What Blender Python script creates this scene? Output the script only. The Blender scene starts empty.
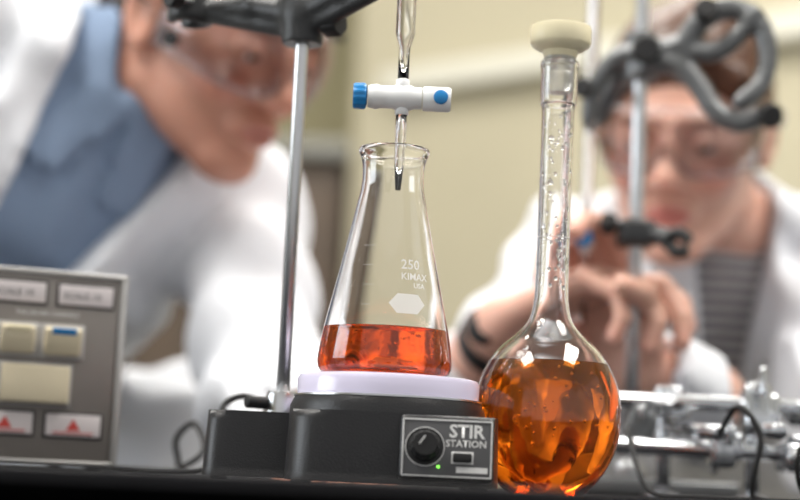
import bpy, bmesh, math, random
import numpy as np
from mathutils import Vector, Matrix
random.seed(4)
BT=0.90   # bench-top height; geometry below is modelled relative to the bench top
scene=bpy.context.scene
COL=scene.collection
try: scene.view_settings.view_transform='Standard'
except: pass

# ------------------------------------------------------------------ materials
def mat(name,color,rough=0.5,metal=0.0,trans=0.0,ior=1.45,emit=None,estr=0.0,bump=0.0,bscale=50,var=0.0,vscale=8,coat=0.0,sss=0.0,attr=None,spec=None,absorb=None,bdist=.002,alpha=1.0):
    m=bpy.data.materials.new(name); m.use_nodes=True
    nt=m.node_tree; b=nt.nodes['Principled BSDF']
    b.inputs['Base Color'].default_value=(*color,1)
    b.inputs['Roughness'].default_value=rough
    b.inputs['Metallic'].default_value=metal
    b.inputs['Transmission Weight'].default_value=trans
    b.inputs['IOR'].default_value=ior
    b.inputs['Coat Weight'].default_value=coat
    b.inputs['Alpha'].default_value=alpha
    if spec is not None: b.inputs['Specular IOR Level'].default_value=spec
    if sss: 
        b.inputs['Subsurface Weight'].default_value=sss
        b.inputs['Subsurface Radius'].default_value=(0.012,0.004,0.002)
        b.inputs['Subsurface Scale'].default_value=1.0
    if emit: 
        b.inputs['Emission Color'].default_value=(*emit,1); b.inputs['Emission Strength'].default_value=estr
    tc=nt.nodes.new('ShaderNodeTexCoord')
    if attr:
        a=nt.nodes.new('ShaderNodeAttribute'); a.attribute_name=attr
        nt.links.new(a.outputs['Color'],b.inputs['Base Color'])
    elif var:
        n=nt.nodes.new('ShaderNodeTexNoise'); n.inputs['Scale'].default_value=vscale; n.inputs['Detail'].default_value=4
        nt.links.new(tc.outputs['Object'],n.inputs['Vector'])
        r=nt.nodes.new('ShaderNodeValToRGB')
        r.color_ramp.elements[0].position=0.3; r.color_ramp.elements[1].position=0.7
        r.color_ramp.elements[0].color=(*[c*(1-var) for c in color],1)
        r.color_ramp.elements[1].color=(*[min(1,c*(1+var)) for c in color],1)
        nt.links.new(n.outputs['Fac'],r.inputs['Fac']); nt.links.new(r.outputs['Color'],b.inputs['Base Color'])
    if bump:
        n2=nt.nodes.new('ShaderNodeTexNoise'); n2.inputs['Scale'].default_value=bscale; n2.inputs['Detail'].default_value=3
        nt.links.new(tc.outputs['Object'],n2.inputs['Vector'])
        bp=nt.nodes.new('ShaderNodeBump'); bp.inputs['Strength'].default_value=bump; bp.inputs['Distance'].default_value=bdist
        nt.links.new(n2.outputs['Fac'],bp.inputs['Height']); nt.links.new(bp.outputs['Normal'],b.inputs['Normal'])
    if absorb:
        v=nt.nodes.new('ShaderNodeVolumeAbsorption'); v.inputs['Color'].default_value=(*absorb[0],1); v.inputs['Density'].default_value=absorb[1]
        nt.links.new(v.outputs[0],nt.nodes['Material Output'].inputs['Volume'])
    return m
M={}
M['glass']=mat('borosilicate_glass',(1,1,1),0.0,trans=1,ior=1.47)
M['liq_r']=mat('red_orange_liquid',(1,0.20,0.012),0.0,trans=.93,ior=1.33,absorb=((1.0,0.03,0.0),9),bump=.28,bscale=45,bdist=.004)
M['liq_o']=mat('orange_liquid',(1,0.33,0.015),0.0,trans=.93,ior=1.33,absorb=((1.0,0.08,0.0),6.5),bump=.16,bscale=35,bdist=.004)
M['steel']=mat('brushed_steel',(0.62,0.63,0.65),0.28,metal=1,bump=0.05,bscale=300)
M['chrome']=mat('chrome',(0.62,0.64,0.67),0.18,metal=1)
M['iron']=mat('dark_cast_metal',(0.03,0.031,0.033),0.42,metal=0.2,bump=0.2,bscale=400)
M['grey_iron']=mat('grey_cast_metal',(0.14,0.145,0.15),0.34,metal=0.5,bump=0.2,bscale=300)
M['blackp']=mat('black_plastic',(0.018,0.018,0.020),0.34,bump=0.15,bscale=900)
M['rubber']=mat('black_rubber',(0.01,0.01,0.011),0.6)
M['plate']=mat('white_ceramic_plate',(0.70,0.66,0.84),0.2,coat=0.3)
M['panel']=mat('grey_front_panel',(0.10,0.10,0.105),0.35,metal=0.2)
M['paleline']=mat('pale_print',(0.75,0.75,0.75),0.5)
M['led']=mat('green_led',(0.1,0.8,0.1),0.3,emit=(0.3,1,0.1),estr=2)
M['cream']=mat('cream_plastic',(0.88,0.80,0.56),0.35,var=0.03,vscale=40)
M['creamb']=mat('beige_button_plastic',(0.70,0.62,0.45),0.4,var=0.04)
M['ptfe']=mat('white_ptfe',(0.82,0.83,0.84),0.35)
M['plug']=mat('translucent_polyethylene',(0.93,0.94,0.93),0.25,trans=.75,ior=1.4)
M['blue']=mat('blue_plastic',(0.015,0.22,0.55),0.35)
M['bench']=mat('black_epoxy_worktop',(0.007,0.007,0.009),0.5,spec=.2,var=0.2,vscale=30)
M['cab']=mat('bench_cabinet_laminate',(0.35,0.33,0.30),0.5,var=0.05)
M['devf']=mat('brushed_aluminium_panel',(0.24,0.22,0.205),0.38,metal=0.5,var=0.06,vscale=20)
M['devr']=mat('aluminium_trim',(0.50,0.49,0.48),0.35,metal=0.5)
M['lab']=mat('white_label',(0.66,0.61,0.62),0.4)
M['redp']=mat('red_print',(0.55,0.06,0.05),0.5)
M['coat']=mat('white_cotton',(0.78,0.80,0.85),0.85,bump=0.45,bscale=22,bdist=.006)
M['shirtb']=mat('light_blue_cotton',(0.23,0.31,0.45),0.85,bump=0.3,bscale=30,var=0.08,vscale=10,bdist=.004)
M['trous']=mat('dark_trouser_cloth',(0.03,0.035,0.05),0.85,bump=0.2)
M['shoe']=mat('black_leather',(0.02,0.018,0.016),0.4)
M['skin']=mat('skin',(0.7,0.4,0.3),0.45,attr='Col',sss=0.15)
M['hairm']=mat('dark_brown_hair',(0.03,0.018,0.012),0.5,var=0.4,vscale=120,bump=0.5,bscale=180)
M['hairw']=mat('brown_hair',(0.085,0.036,0.02),0.42,var=0.35,vscale=70,bump=0.4,bscale=120)
M['eyew']=mat('eye_white',(0.75,0.72,0.7),0.2)
M['iris']=mat('brown_iris',(0.06,0.03,0.015),0.15)
M['wallo']=mat('olive_wall_paint',(0.27,0.245,0.15),0.9,var=0.04,vscale=2)
M['wallb']=mat('beige_wall_paint',(0.46,0.42,0.305),0.9,var=0.04,vscale=2)
M['ceil']=mat('ceiling_paint',(0.8,0.8,0.78),0.9,var=0.02)
M['floor']=mat('vinyl_floor',(0.35,0.34,0.31),0.5,var=0.1,vscale=6)
M['rail']=mat('pale_trunking',(0.66,0.645,0.56),0.5)
M['brown']=mat('brown_wood_cabinet',(0.075,0.05,0.032),0.5,var=0.25,vscale=6)
M['greytop']=mat('grey_worktop',(0.28,0.28,0.26),0.5)
# stripes
ms=mat('striped_knit',(0.5,0.5,0.5),0.85); nt=ms.node_tree
w=nt.nodes.new('ShaderNodeTexWave'); w.bands_direction='Z'; w.inputs['Scale'].default_value=28; w.inputs['Distortion'].default_value=0.6
tc=nt.nodes.new('ShaderNodeTexCoord'); nt.links.new(tc.outputs['Object'],w.inputs['Vector'])
r=nt.nodes.new('ShaderNodeValToRGB'); r.color_ramp.elements[0].position=.4; r.color_ramp.elements[1].position=.6
r.color_ramp.elements[0].color=(.07,.07,.09,1); r.color_ramp.elements[1].color=(.62,.60,.60,1)
nt.links.new(w.outputs['Fac'],r.inputs['Fac']); nt.links.new(r.outputs['Color'],nt.nodes['Principled BSDF'].inputs['Base Color'])
M['stripe']=ms
# clear plastic lens
ml=bpy.data.materials.new('clear_polycarbonate'); ml.use_nodes=True; nt=ml.node_tree
nt.nodes.remove(nt.nodes['Principled BSDF'])
tr=nt.nodes.new('ShaderNodeBsdfTransparent'); tr.inputs[0].default_value=(.95,.95,.97,1)
gl=nt.nodes.new('ShaderNodeBsdfGlossy'); gl.inputs['Roughness'].default_value=.1
lw=nt.nodes.new('ShaderNodeFresnel'); lw.inputs[0].default_value=1.6
mx=nt.nodes.new('ShaderNodeMixShader')
nt.links.new(lw.outputs[0],mx.inputs[0]); nt.links.new(tr.outputs[0],mx.inputs[1]); nt.links.new(gl.outputs[0],mx.inputs[2])
nt.links.new(mx.outputs[0],nt.nodes['Material Output'].inputs['Surface'])
M['lens']=ml
M['frame']=mat('clear_frame_plastic',(0.8,0.8,0.84),0.2,trans=0.85)

# ------------------------------------------------------------------ mesh helpers (rel. coords)
def obj(name,verts,faces,m,smooth=True,sharp=None):
    me=bpy.data.meshes.new(name); me.from_pydata([tuple(v) for v in verts],[],[tuple(f) for f in faces]); me.update()
    o=bpy.data.objects.new(name,me); COL.objects.link(o)
    if m: me.materials.append(M[m])
    if smooth:
        me.polygons.foreach_set('use_smooth',[True]*len(me.polygons))
        if sharp: me.set_sharp_from_angle(angle=math.radians(sharp))
    return o
def frame(d):
    d=Vector(d).normalized(); u=Vector((0,0,1)) if abs(d.z)<.9 else Vector((1,0,0))
    x=u.cross(d).normalized(); y=d.cross(x); return x,y,d
def lathe(name,prof,c,m,axis=(0,0,1),seg=72,sharp=35,ribs=None):
    x,y,d=frame(axis) if tuple(axis)!=(0,0,1) else (Vector((1,0,0)),Vector((0,1,0)),Vector((0,0,1)))
    c=Vector(c); V=[];F=[];rings=[]
    for i,(r,t) in enumerate(prof):
        if r<1e-6: V.append(c+d*t); rings.append([len(V)-1])
        else:
            ring=[]
            for k in range(seg):
                a=2*math.pi*k/seg; rr=r
                if ribs and ribs[0]<=i<=ribs[1]: rr=r*(1-.06*(k%(ribs[2])<ribs[2]//2))
                V.append(c+x*(rr*math.cos(a))+y*(rr*math.sin(a))+d*t); ring.append(len(V)-1)
            rings.append(ring)
    for A,B in zip(rings,rings[1:]):
        if len(A)==1 and len(B)==1: continue
        if len(A)==1:
            for k in range(seg): F.append((A[0],B[(k+1)%seg],B[k]))
        elif len(B)==1:
            for k in range(seg): F.append((A[k],A[(k+1)%seg],B[0]))
        else:
            for k in range(seg): F.append((A[k],A[(k+1)%seg],B[(k+1)%seg],B[k]))
    o=obj(name,V,F,m,True,sharp)
    bm=bmesh.new(); bm.from_mesh(o.data); bmesh.ops.recalc_face_normals(bm,faces=bm.faces); bm.to_mesh(o.data); bm.free()
    return o
def cyl(name,a,b,r,m,seg=32,bev=None,r2=None):
    a=Vector(a);b=Vector(b);L=(b-a).length; r2=r if r2 is None else r2; e=min(r,r2)*.15 if bev is None else bev
    return lathe(name,[(0,0),(r-e,0),(r,e),(r2,L-e),(r2-e,L),(0,L)],a,m,axis=tuple((b-a).normalized()) if (b-a).normalized().z<.9999 else (0,0,1),seg=seg,sharp=50)
def crom(P,n=6):
    P=[np.array(p,float) for p in P]; Q=[P[0]*2-P[1]]+P+[P[-1]*2-P[-2]]; out=[]
    for i in range(1,len(Q)-2):
        for k in range(n):
            t=k/n; a,b,c,d=Q[i-1],Q[i],Q[i+1],Q[i+2]
            out.append(.5*((2*b)+(-a+c)*t+(2*a-5*b+4*c-d)*t*t+(-a+3*b-3*c+d)*t**3))
    out.append(P[-1]); return out
def tube(name,pts,r,m,seg=12,n=8,flat=None):
    P=crom(pts,n) if n>1 else [np.array(p,float) for p in pts]
    P=[Vector(p) for p in P]; V=[];F=[]
    t0=(P[1]-P[0]).normalized(); x,y,_=frame(t0)
    for i,p in enumerate(P):
        t=(P[min(i+1,len(P)-1)]-P[max(i-1,0)]).normalized()
        x=(x-t*x.dot(t)).normalized(); y=t.cross(x)
        rr=r[min(int(i/max(1,(len(P)-1))*(len(r)-1)+.5),len(r)-1)] if isinstance(r,(list,tuple)) else r
        for k in range(seg):
            a=2*math.pi*k/seg; V.append(p+x*rr*math.cos(a)+y*rr*math.sin(a)*(flat or 1))
    for i in range(len(P)-1):
        for k in range(seg):
            F.append((i*seg+k,i*seg+(k+1)%seg,(i+1)*seg+(k+1)%seg,(i+1)*seg+k))
    F.append(tuple(range(seg))[::-1]); F.append(tuple((len(P)-1)*seg+k for k in range(seg)))
    return obj(name,V,F,m,True,60)
def box(name,c,s,m,rot=None,bev=.002,seg=3,taper=None):
    bm=bmesh.new(); bmesh.ops.create_cube(bm,size=1)
    for v in bm.verts:
        if taper and v.co.z>0: v.co.x*=taper[0]; v.co.y*=taper[1]
        v.co=Vector((v.co.x*s[0],v.co.y*s[1],v.co.z*s[2]))
    if bev: bmesh.ops.bevel(bm,geom=bm.edges[:],offset=bev,segments=seg,profile=.5,affect='EDGES')
    R=(rot if isinstance(rot,Matrix) else Matrix.Rotation(rot,3,'Z')) if rot is not None else Matrix.Identity(3)
    for v in bm.verts: v.co=R@v.co+Vector(c)
    me=bpy.data.meshes.new(name); bm.to_mesh(me); bm.free()
    me.materials.append(M[m]); me.polygons.foreach_set('use_smooth',[True]*len(me.polygons)); me.set_sharp_from_angle(angle=math.radians(40))
    o=bpy.data.objects.new(name,me); COL.objects.link(o); return o
def prism(name,outline,z0,z1,m,bev=.003,seg=3,scale_top=1.0):
    bm=bmesh.new(); cx=sum(p[0] for p in outline)/len(outline); cy=sum(p[1] for p in outline)/len(outline)
    lo=[bm.verts.new((p[0],p[1],z0)) for p in outline]
    hi=[bm.verts.new((cx+(p[0]-cx)*scale_top,cy+(p[1]-cy)*scale_top,z1)) for p in outline]
    bm.faces.new(lo[::-1]); top=bm.faces.new(hi); n=len(lo)
    for i in range(n): bm.faces.new((lo[i],lo[(i+1)%n],hi[(i+1)%n],hi[i]))
    if bev: bmesh.ops.bevel(bm,geom=list(top.edges),offset=bev,segments=seg,profile=.5,affect='EDGES')
    me=bpy.data.meshes.new(name); bm.to_mesh(me); bm.free(); me.materials.append(M[m])
    me.polygons.foreach_set('use_smooth',[True]*len(me.polygons)); me.set_sharp_from_angle(angle=math.radians(35))
    o=bpy.data.objects.new(name,me); COL.objects.link(o); return o
def text(name,s,size,m,mapf,bold=0.0):
    c=bpy.data.curves.new(name,'FONT'); c.body=s; c.size=size; c.align_x='LEFT'; c.offset=bold; c.resolution_u=2
    t=bpy.data.objects.new(name+'_t',c); COL.objects.link(t)
    dg=bpy.context.evaluated_depsgraph_get(); dg.update()
    me=bpy.data.meshes.new_from_object(t.evaluated_get(dg)); bpy.data.objects.remove(t)
    for v in me.vertices: v.co=Vector(mapf(v.co.x,v.co.y))
    me.materials.clear(); me.materials.append(M[m])
    o=bpy.data.objects.new(name,me); COL.objects.link(o); return o
def group(name,loc,objs):
    e=bpy.data.objects.new(name,None); COL.objects.link(e); e.empty_display_size=.02
    e.location=(loc[0],loc[1],loc[2]+BT)
    for o in objs: o.parent=e; o.location=(-loc[0],-loc[1],-loc[2])
    return e
def single(o,loc=None):
    o.location=(0,0,BT); return o

# ------------------------------------------------------------------ SDF modelling
def A3(v): return np.array(v,float)
def rc(P,a,b,ra,rb):
    a=A3(a);b=A3(b);d=b-a;t=np.clip(((P-a)@d)/(d@d),0,1)
    return np.linalg.norm(P-a-t[:,None]*d,axis=1)-(ra+(rb-ra)*t)
def ell(P,c,r,R=None):
    q=P-A3(c)
    if R is not None: q=q@R
    r=A3(r); k0=np.linalg.norm(q/r,axis=1); k1=np.linalg.norm(q/(r*r),axis=1)+1e-9
    return k0*(k0-1)/k1
def smin(a,b,k):
    h=np.clip(.5+.5*(b-a)/k,0,1); return b*(1-h)+a*h-k*h*(1-h)
def smax(a,b,k): return -smin(-a,-b,k)
def surfnet(fn,lo,hi,h):
    lo=A3(lo);hi=A3(hi); n=np.ceil((hi-lo)/h).astype(int)+1
    g=np.meshgrid(*[lo[i]+h*np.arange(n[i]) for i in range(3)],indexing='ij')
    P=np.stack(g,-1).reshape(-1,3); F=np.empty(len(P))
    for s in range(0,len(P),400000): F[s:s+400000]=fn(P[s:s+400000])
    F=F.reshape(n); F[F==0]=1e-9
    c=n-1; acc=np.zeros((*c,3)); cnt=np.zeros(c)
    for ax in range(3):
        o1,o2=[i for i in range(3) if i!=ax]
        for u in (0,1):
            for v in (0,1):
                sa=[None]*3; sb=[None]*3
                sa[ax]=slice(0,-1); sb[ax]=slice(1,None)
                sa[o1]=sb[o1]=slice(u,u+c[o1]); sa[o2]=sb[o2]=slice(v,v+c[o2])
                a=F[tuple(sa)];b=F[tuple(sb)]; X=(a<0)!=(b<0)
                t=np.where(X,a/np.where(X,a-b,1),0)
                acc[...,ax]+=np.where(X,t,0); acc[...,o1]+=X*u; acc[...,o2]+=X*v; cnt+=X
    act=cnt>0; idx=-np.ones(c,int); idx[act]=np.arange(act.sum())
    V=lo+h*(np.argwhere(act)+acc[act]/cnt[act][:,None]); Q=[]
    for ax in range(3):
        p,q=(ax+1)%3,(ax+2)%3
        sa=[slice(1,-1)]*3; sb=[slice(1,-1)]*3; sa[ax]=slice(0,-1); sb[ax]=slice(1,None)
        a=F[tuple(sa)];b=F[tuple(sb)]; X=np.argwhere((a<0)!=(b<0)); 
        if not len(X): continue
        neg=a[tuple(X.T)]<0
        base=X.copy(); base[:,p]+=1; base[:,q]+=1
        def ci(dp,dq):
            k=base.copy(); k[:,p]+=dp; k[:,q]+=dq; return idx[tuple(k.T)]
        f=np.stack([ci(-1,-1),ci(0,-1),ci(0,0),ci(-1,0)],1)
        f[~neg]=f[~neg][:,::-1]; Q.append(f)
    return V,np.concatenate(Q)
def sdfobj(name,fn,lo,hi,h,m,T=None,colf=None):
    V,Q=surfnet(fn,lo,hi,h)
    C=colf(V) if colf else None
    if T is not None:
        Tm=np.array(T); V=V@Tm[:3,:3].T+Tm[:3,3]
    o=obj(name,V.tolist(),Q.tolist(),m)
    if C is not None:
        ca=o.data.color_attributes.new('Col','FLOAT_COLOR','POINT')
        ca.data.foreach_set('color',np.concatenate([C,np.ones((len(C),1))],1).astype(np.float32).ravel())
    return o

# ================================================================== ROOM
def wallbox(name,p0,p1,z0,z1,t,m):
    p0=Vector((*p0,0));p1=Vector((*p1,0)); d=(p1-p0); L=d.length; a=math.atan2(d.y,d.x); mid=(p0+p1)/2
    n=Vector((-math.sin(a),math.cos(a),0)); c=mid+n*t/2
    o=box(name,(c.x,c.y,(z0+z1)/2),(L,abs(t),z1-z0),m,rot=a,bev=0); return single(o)
FZ=-BT; CZ=1.95
single(box('floor',(0,1.4,FZ-.05),(6.4,7.2,.1),'floor',bev=0))
single(box('ceiling',(0,1.4,CZ+.05),(6.4,7.2,.1),'ceil',bev=0))
wallbox('wall_back',(-3,4.6),(0.4,4.6),FZ,CZ,.1,'wallo')
wallbox('wall_return',(-.12,4.1),(-.12,4.6),FZ,CZ,-.1,'wallb')
ca,sa=math.cos(math.radians(-41)),math.sin(math.radians(-41))
W0=(-.12,4.1); W1=(W0[0]+4.1*ca,W0[1]+4.1*sa)
wallbox('wall_right',W0,W1,FZ,CZ,.1,'wallb')
wallbox('wall_left',(-3,-2),(-3,4.6),FZ,CZ,.1,'wallo')
def onwall(name,s0,s1,z0,z1,t,m):
    p0=(W0[0]+s0*ca,W0[1]+s0*sa); p1=(W0[0]+s1*ca,W0[1]+s1*sa)
    return wallbox(name,p0,p1,z0,z1,-t,m)
onwall('trim_1',.12,4.0,.875,.925,.05,'rail')
onwall('baseboard_right',0.0,4.1,FZ,FZ+.1,.015,'rail')
wallbox('baseboard_back',(-3,4.6),(-.12,4.6),FZ,FZ+.1,-.015,'rail')
cp=[box('carcass',(-.84,4.36,-.07),(1.40,.44,1.62),'brown',bev=.004),box('worktop',(-.84,4.34,.765),(1.43,.5,.035),'greytop',bev=.004)]
for i in range(3):
    cp.append(box(f'door_panel_{i+1}',(-1.30+i*.46,4.135,-.06),(.44,.02,1.5),'brown',bev=.006))
    cp.append(cyl(f'handle_{i+1}',(-1.14+i*.46,4.10,.1),(-1.14+i*.46,4.10,.25),.006,'steel'))
group('storage_cabinet',(-.84,4.36,FZ),cp)
M['diff']=mat('added_lamp_diffuser',(.9,.9,.9),.5,emit=(1,.97,.92),estr=5)
def added_luminaire(x,y,sx,sy,power,col=(1,.96,.90)):  # unseen softbox-like ceiling lights, added to light the scene and reflect in glass
    b=box('housing',(x,y,CZ-.03),(sx+.06,sy+.06,.05),'rail',bev=.004)
    d=box('diffuser',(x,y,CZ-.058),(sx,sy,.012),'diff',bev=.002)
    group('added_ceiling_light',(x,y,CZ-.03),[b,d])
    L=bpy.data.lights.new('added_ceiling_lamp','AREA'); L.shape='RECTANGLE'; L.size=sx; L.size_y=sy; L.energy=power; L.color=col
    o=bpy.data.objects.new('added_ceiling_lamp',L); COL.objects.link(o); o.location=(x,y,BT+CZ-.075)
added_luminaire(-1.0,.9,.6,1.2,44); added_luminaire(1.0,.9,.6,1.2,38); added_luminaire(0,2.5,1.2,.5,28); added_luminaire(-.9,3.6,1.0,.4,9)
M['win']=mat('added_window_glow',(.8,.85,.9),.3,emit=(.88,.94,1),estr=7)  # glowing window out of view, added for highlights on the glassware
wf=[box('pane',(-2.99,.8,.7),(.01,1.5,1.1),'win',bev=0)]
for (c,s) in [((-2.98,.8,1.27),(.05,1.6,.05)),((-2.98,.8,.13),(.05,1.6,.05)),((-2.98,.03,.7),(.05,.05,1.15)),((-2.98,1.57,.7),(.05,.05,1.15)),((-2.98,.8,.7),(.04,.03,1.1))]:
    wf.append(box('frame_bar',c,s,'rail',bev=.003))
group('added_window_1',(-2.98,.8,.7),wf)
Wd=bpy.data.worlds.new('lab_ambient'); scene.world=Wd; Wd.use_nodes=True
bg=Wd.node_tree.nodes['Background']; bg.inputs[0].default_value=(.97,.96,.95,1); bg.inputs[1].default_value=.70

# ================================================================== BENCH
bp=[box('worktop',(.05,1.25,-.016),(2.9,.94,.032),'bench',bev=.003)]
bp.append(box('front_spill_edge',(.05,.788,-.0122),(2.9,.016,.032),'bench',bev=.002))
bp.append(box('base_cabinet',(.05,1.24,-.435),(2.7,.78,.80),'cab',bev=.004))
bp.append(box('plinth',(.05,1.24,-.868),(2.6,.7,.064),'bench',bev=0))
for i in range(6): bp.append(box(f'cabinet_door_{i+1}',(-1.07+i*.448,.845,-.44),(.43,.02,.72),'cab',bev=.005)); bp.append(cyl(f'door_handle_{i+1}',(-1.15+i*.448,.82,-.14),(-1.0+i*.448,.82,-.14),.006,'steel'))
group('laboratory_bench',(.05,1.25,FZ),bp)

# ================================================================== MAGNETIC STIRRER
def superell(cx,cy,ax,ay,n=48,e=4.0):
    out=[]
    for k in range(n):
        t=2*math.pi*k/n; c,s=math.cos(t),math.sin(t)
        out.append((cx+ax*abs(c)**(2/e)*(1 if c>=0 else -1),cy+ay*abs(s)**(2/e)*(1 if s>=0 else -1)))
    return out
sx,sy=-.003,1.085
st=[prism('body',superell(.001,1.085,.0625,.066,e=5),0.003,.043,'blackp',bev=.005,scale_top=.98),
    lathe('top_collar',[(0,.038),(.0585,.038),(.0585,.047),(.0560,.0525),(0,.0525)],(sx,sy,0),'blackp',seg=96),
    lathe('plate',[(0,.0525),(.0530,.0525),(.0545,.054),(.0548,.063),(.0535,.0655),(.051,.0662),(0,.0662)],(sx,sy,0),'plate',seg=96),
    prism('rear_extension',superell(-.080,1.150,.036,.05,e=6),0.003,.043,'blackp',bev=.006,scale_top=.95),
    lathe('plate_rim_ring',[(.0545,.0515),(.0565,.0525),(.0565,.0535),(.0545,.054)],(sx,sy,0),'steel',seg=96)]
for i,(fx,fy) in enumerate([(-.05,1.03),(.05,1.03),(.05,1.14),(-.11,1.17)]): st.append(cyl(f'foot_{i+1}',(fx,fy,0),(fx,fy,.004),.006,'rubber'))
pc=Vector((.0315,1.0165,.0235)); Rp=Matrix.Rotation(math.radians(-7),3,'X'); KP=.92
def pp(x,z,o=0): return pc+Rp@Vector((x*KP,-o,z*KP))
def pbx(nm,p,s,m,rot=None,bev=0): return box(nm,p,(s[0]*KP,s[1],s[2]*KP),m,rot=rot or Rp,bev=bev)
st.append(pbx('panel_housing',pc+Vector((0,.004,0)),(.058,.014,.040),'blackp',bev=.003))
st.append(pbx('panel_face',pp(0,0,.0032),(.0535,.001,.0345),'panel',bev=.0004))
for nm,c,s in [('trim_top',(0,.0172),(.0545,.0009)),('trim_bottom',(0,-.0172),(.0545,.0007)),('trim_left',(-.027,0),(.0009,.0345)),('trim_right',(.027,0),(.0009,.0345))]:
    st.append(pbx(nm,pp(c[0],c[1],.0040),(s[0],.0006,s[1]),'paleline'))
kd=Rp@Vector((0,-1,0)); kc=pp(-.0135,.0005,.0035)
st.append(lathe('knob_dial',[(0,0),(.0108,0),(.0108,.0006),(0,.0006)],kc,'blackp',axis=tuple(kd)))
st.append(lathe('knob_dial_ring',[(.0106,.0004),(.0111,.0004),(.0111,.0010),(.0106,.0010),(.0106,.0004)],kc,'paleline',axis=tuple(kd)))
st.append(lathe('speed_knob',[(0,0),(.0092,0),(.0090,.003),(.0080,.0035),(.0074,.013),(.0066,.0142),(0,.0142)],kc,'rubber',axis=tuple(kd),ribs=(3,4,6)))
st.append(pbx('knob_pointer',pp(-.0135-.002,.0025,.0182),(.0008,.0006,.006),'paleline',rot=Rp@Matrix.Rotation(.6,3,'Y')))
st.append(pbx('indicator_led',pp(-.0050,-.0115,.0044),(.0016,.001,.0016),'led',bev=.0003))
st.append(pbx('power_switch',pp(.0095,-.0055,.0048),(.0115,.003,.0055),'rubber',bev=.0008))
st.append(pbx('switch_surround',pp(.0095,-.0055,.0038),(.0135,.0008,.0075),'paleline',bev=.0002))
st.append(text('label_text_1','STIR',.0112,'paleline',lambda x,y:pp(x+.0010,y+.0070,.0040),.0003))
st.append(text('label_text_2','STATION',.0060,'paleline',lambda x,y:pp(x-.0010,y+.0012,.0040),.0001))
st.append(pbx('accent_strip',pp(.0155,-.0128,.0040),(.019,.0005,.0035),'paleline'))
rx,ry=-.0703,1.15
st.append(lathe('rod_socket',[(0,.041),(.011,.041),(.011,.054),(.0095,.058),(.0058,.058),(0,.058)],(rx,ry,0),'steel'))
st.append(cyl('rod_lock_screw',(rx-.009,ry-.004,.05),(rx-.022,ry-.012,.05),.004,'rubber'))
st.append(cyl('support_rod',(rx,ry,.045),(rx,ry,.62),.0043,'steel',seg=32))
st.append(tube('mains_lead',[(-.105,1.185,.03),(-.112,1.195,.048),(-.098,1.2,.056),(-.085,1.215,.045),(-.12,1.24,.01),(-.15,1.25,.0035),(-.20,1.30,.0035),(-.25,1.5,.0035)],.0022,'rubber'))
group('magnetic_stirrer',(0,1.085,0),st)

# ================================================================== ERLENMEYER FLASK
FB=.0664; fx,fy=-.0062,1.082
outer=[(0,.0012),(.030,.0010),(.0350,.0004),(.0385,.0022),(.0403,.0065),(.0400,.013),(.0376,.028),(.0328,.050),(.0262,.080),(.0208,.106),(.0194,.113),(.0188,.119),(.0189,.127),(.0200,.1325),(.0213,.1355),(.0217,.1375),(.0210,.1390),(.0196,.1388)]
inner=[(.0186,.137),(.0178,.131),(.0173,.126),(.0173,.119),(.0179,.113),(.0193,.106),(.0247,.080),(.0313,.050),(.0361,.028),(.0384,.0135),(.0386,.0075),(.0370,.0040),(.033,.0026),(0,.0032)]
prof=[(0,.0012)]+[tuple(p) for p in crom(outer[1:]+inner[:-1],4)]+[(0,.0032)]
fl=lathe('glass_body',prof,(fx,fy,FB),'glass',seg=128,sharp=None)
liq=[(0,.0029),(.033,.0023),(.0373,.0037),(.0390,.0074),(.0388,.0135),(.0372,.024),(.0366,.0281),(.0360,.0277),(.0345,.0273),(.02,.0270),(.008,.0262),(0,.0256)]
fq=lathe('orange_solution',liq,(fx,fy,FB),'liq_r',seg=128,sharp=60)
def cone_map(a0,z0):
    def f(x,y):
        z=z0+y; r=np.interp(z,[p[1] for p in outer[4:14]],[p[0] for p in outer[4:14]])+.00015
        a=a0+x/r; return (fx+r*math.sin(a),fy-r*math.cos(a),FB+z)
    return f
M['enamel']=mat('white_enamel_print',(.85,.84,.84),.6,alpha=.72)
fp=[fl,fq,text('volume_mark','250',.0082,'enamel',cone_map(math.radians(14),.0625),.0001),text('maker_mark','KIMAX',.0058,'enamel',cone_map(math.radians(14),.0560),.0001),text('origin_mark','USA',.0042,'enamel',cone_map(math.radians(28),.0512),.0001)]
mp=cone_map(0,0)
def patch(name,m):
    V=[];F=[];nx,nz=14,6
    for j in range(nz+1):
        z=.0355+.0118*j/nz; t=abs(2*j/nz-1); hw=.0115-.0050*t
        for i in range(nx+1): V.append(mp(.0125-hw+2*hw*i/nx,z))
    for j in range(nz):
        for i in range(nx): a=j*(nx+1)+i; F.append((a,a+1,a+nx+2,a+nx+1))
    return obj(name,V,F,m)
fp.append(patch('write_on_patch','enamel'))
for i,z in enumerate([.040,.052,.064,.076]):
    V=[];
    for k in range(9):
        x=-.016+k*.001*(1.0 if i%2 else .8); V+= [mp(x,z),mp(x,z+.0002)]
    fp.append(obj(f'graduation_{i+1}',V,[(2*k,2*k+2,2*k+3,2*k+1) for k in range(8)],'enamel',False))
sb=lathe('stir_bar',[(0,-.0125),(.002,-.0123),(.0038,-.0095),(.0038,-.001),(.0045,0),(.0038,.001),(.0038,.0095),(.002,.0123),(0,.0125)],(fx+.004,fy,FB+.0076),'ptfe',axis=(.75,.6,0))
fp.append(sb)
def drops(name,lst,m):
    V=[];F=[]
    for c,s in lst:
        c=Vector(c); b=len(V)
        for j in range(6):
            ph=math.pi*j/5
            for k in range(10):
                t=math.pi*2*k/10; V.append(c+Vector((s*math.sin(ph)*math.cos(t),s*math.sin(ph)*math.sin(t),1.2*s*math.cos(ph))))
        for j in range(5):
            for k in range(10): F.append((b+j*10+k,b+(j+1)*10+k,b+(j+1)*10+(k+1)%10,b+j*10+(k+1)%10))
    return obj(name,V,F,m)
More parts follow.
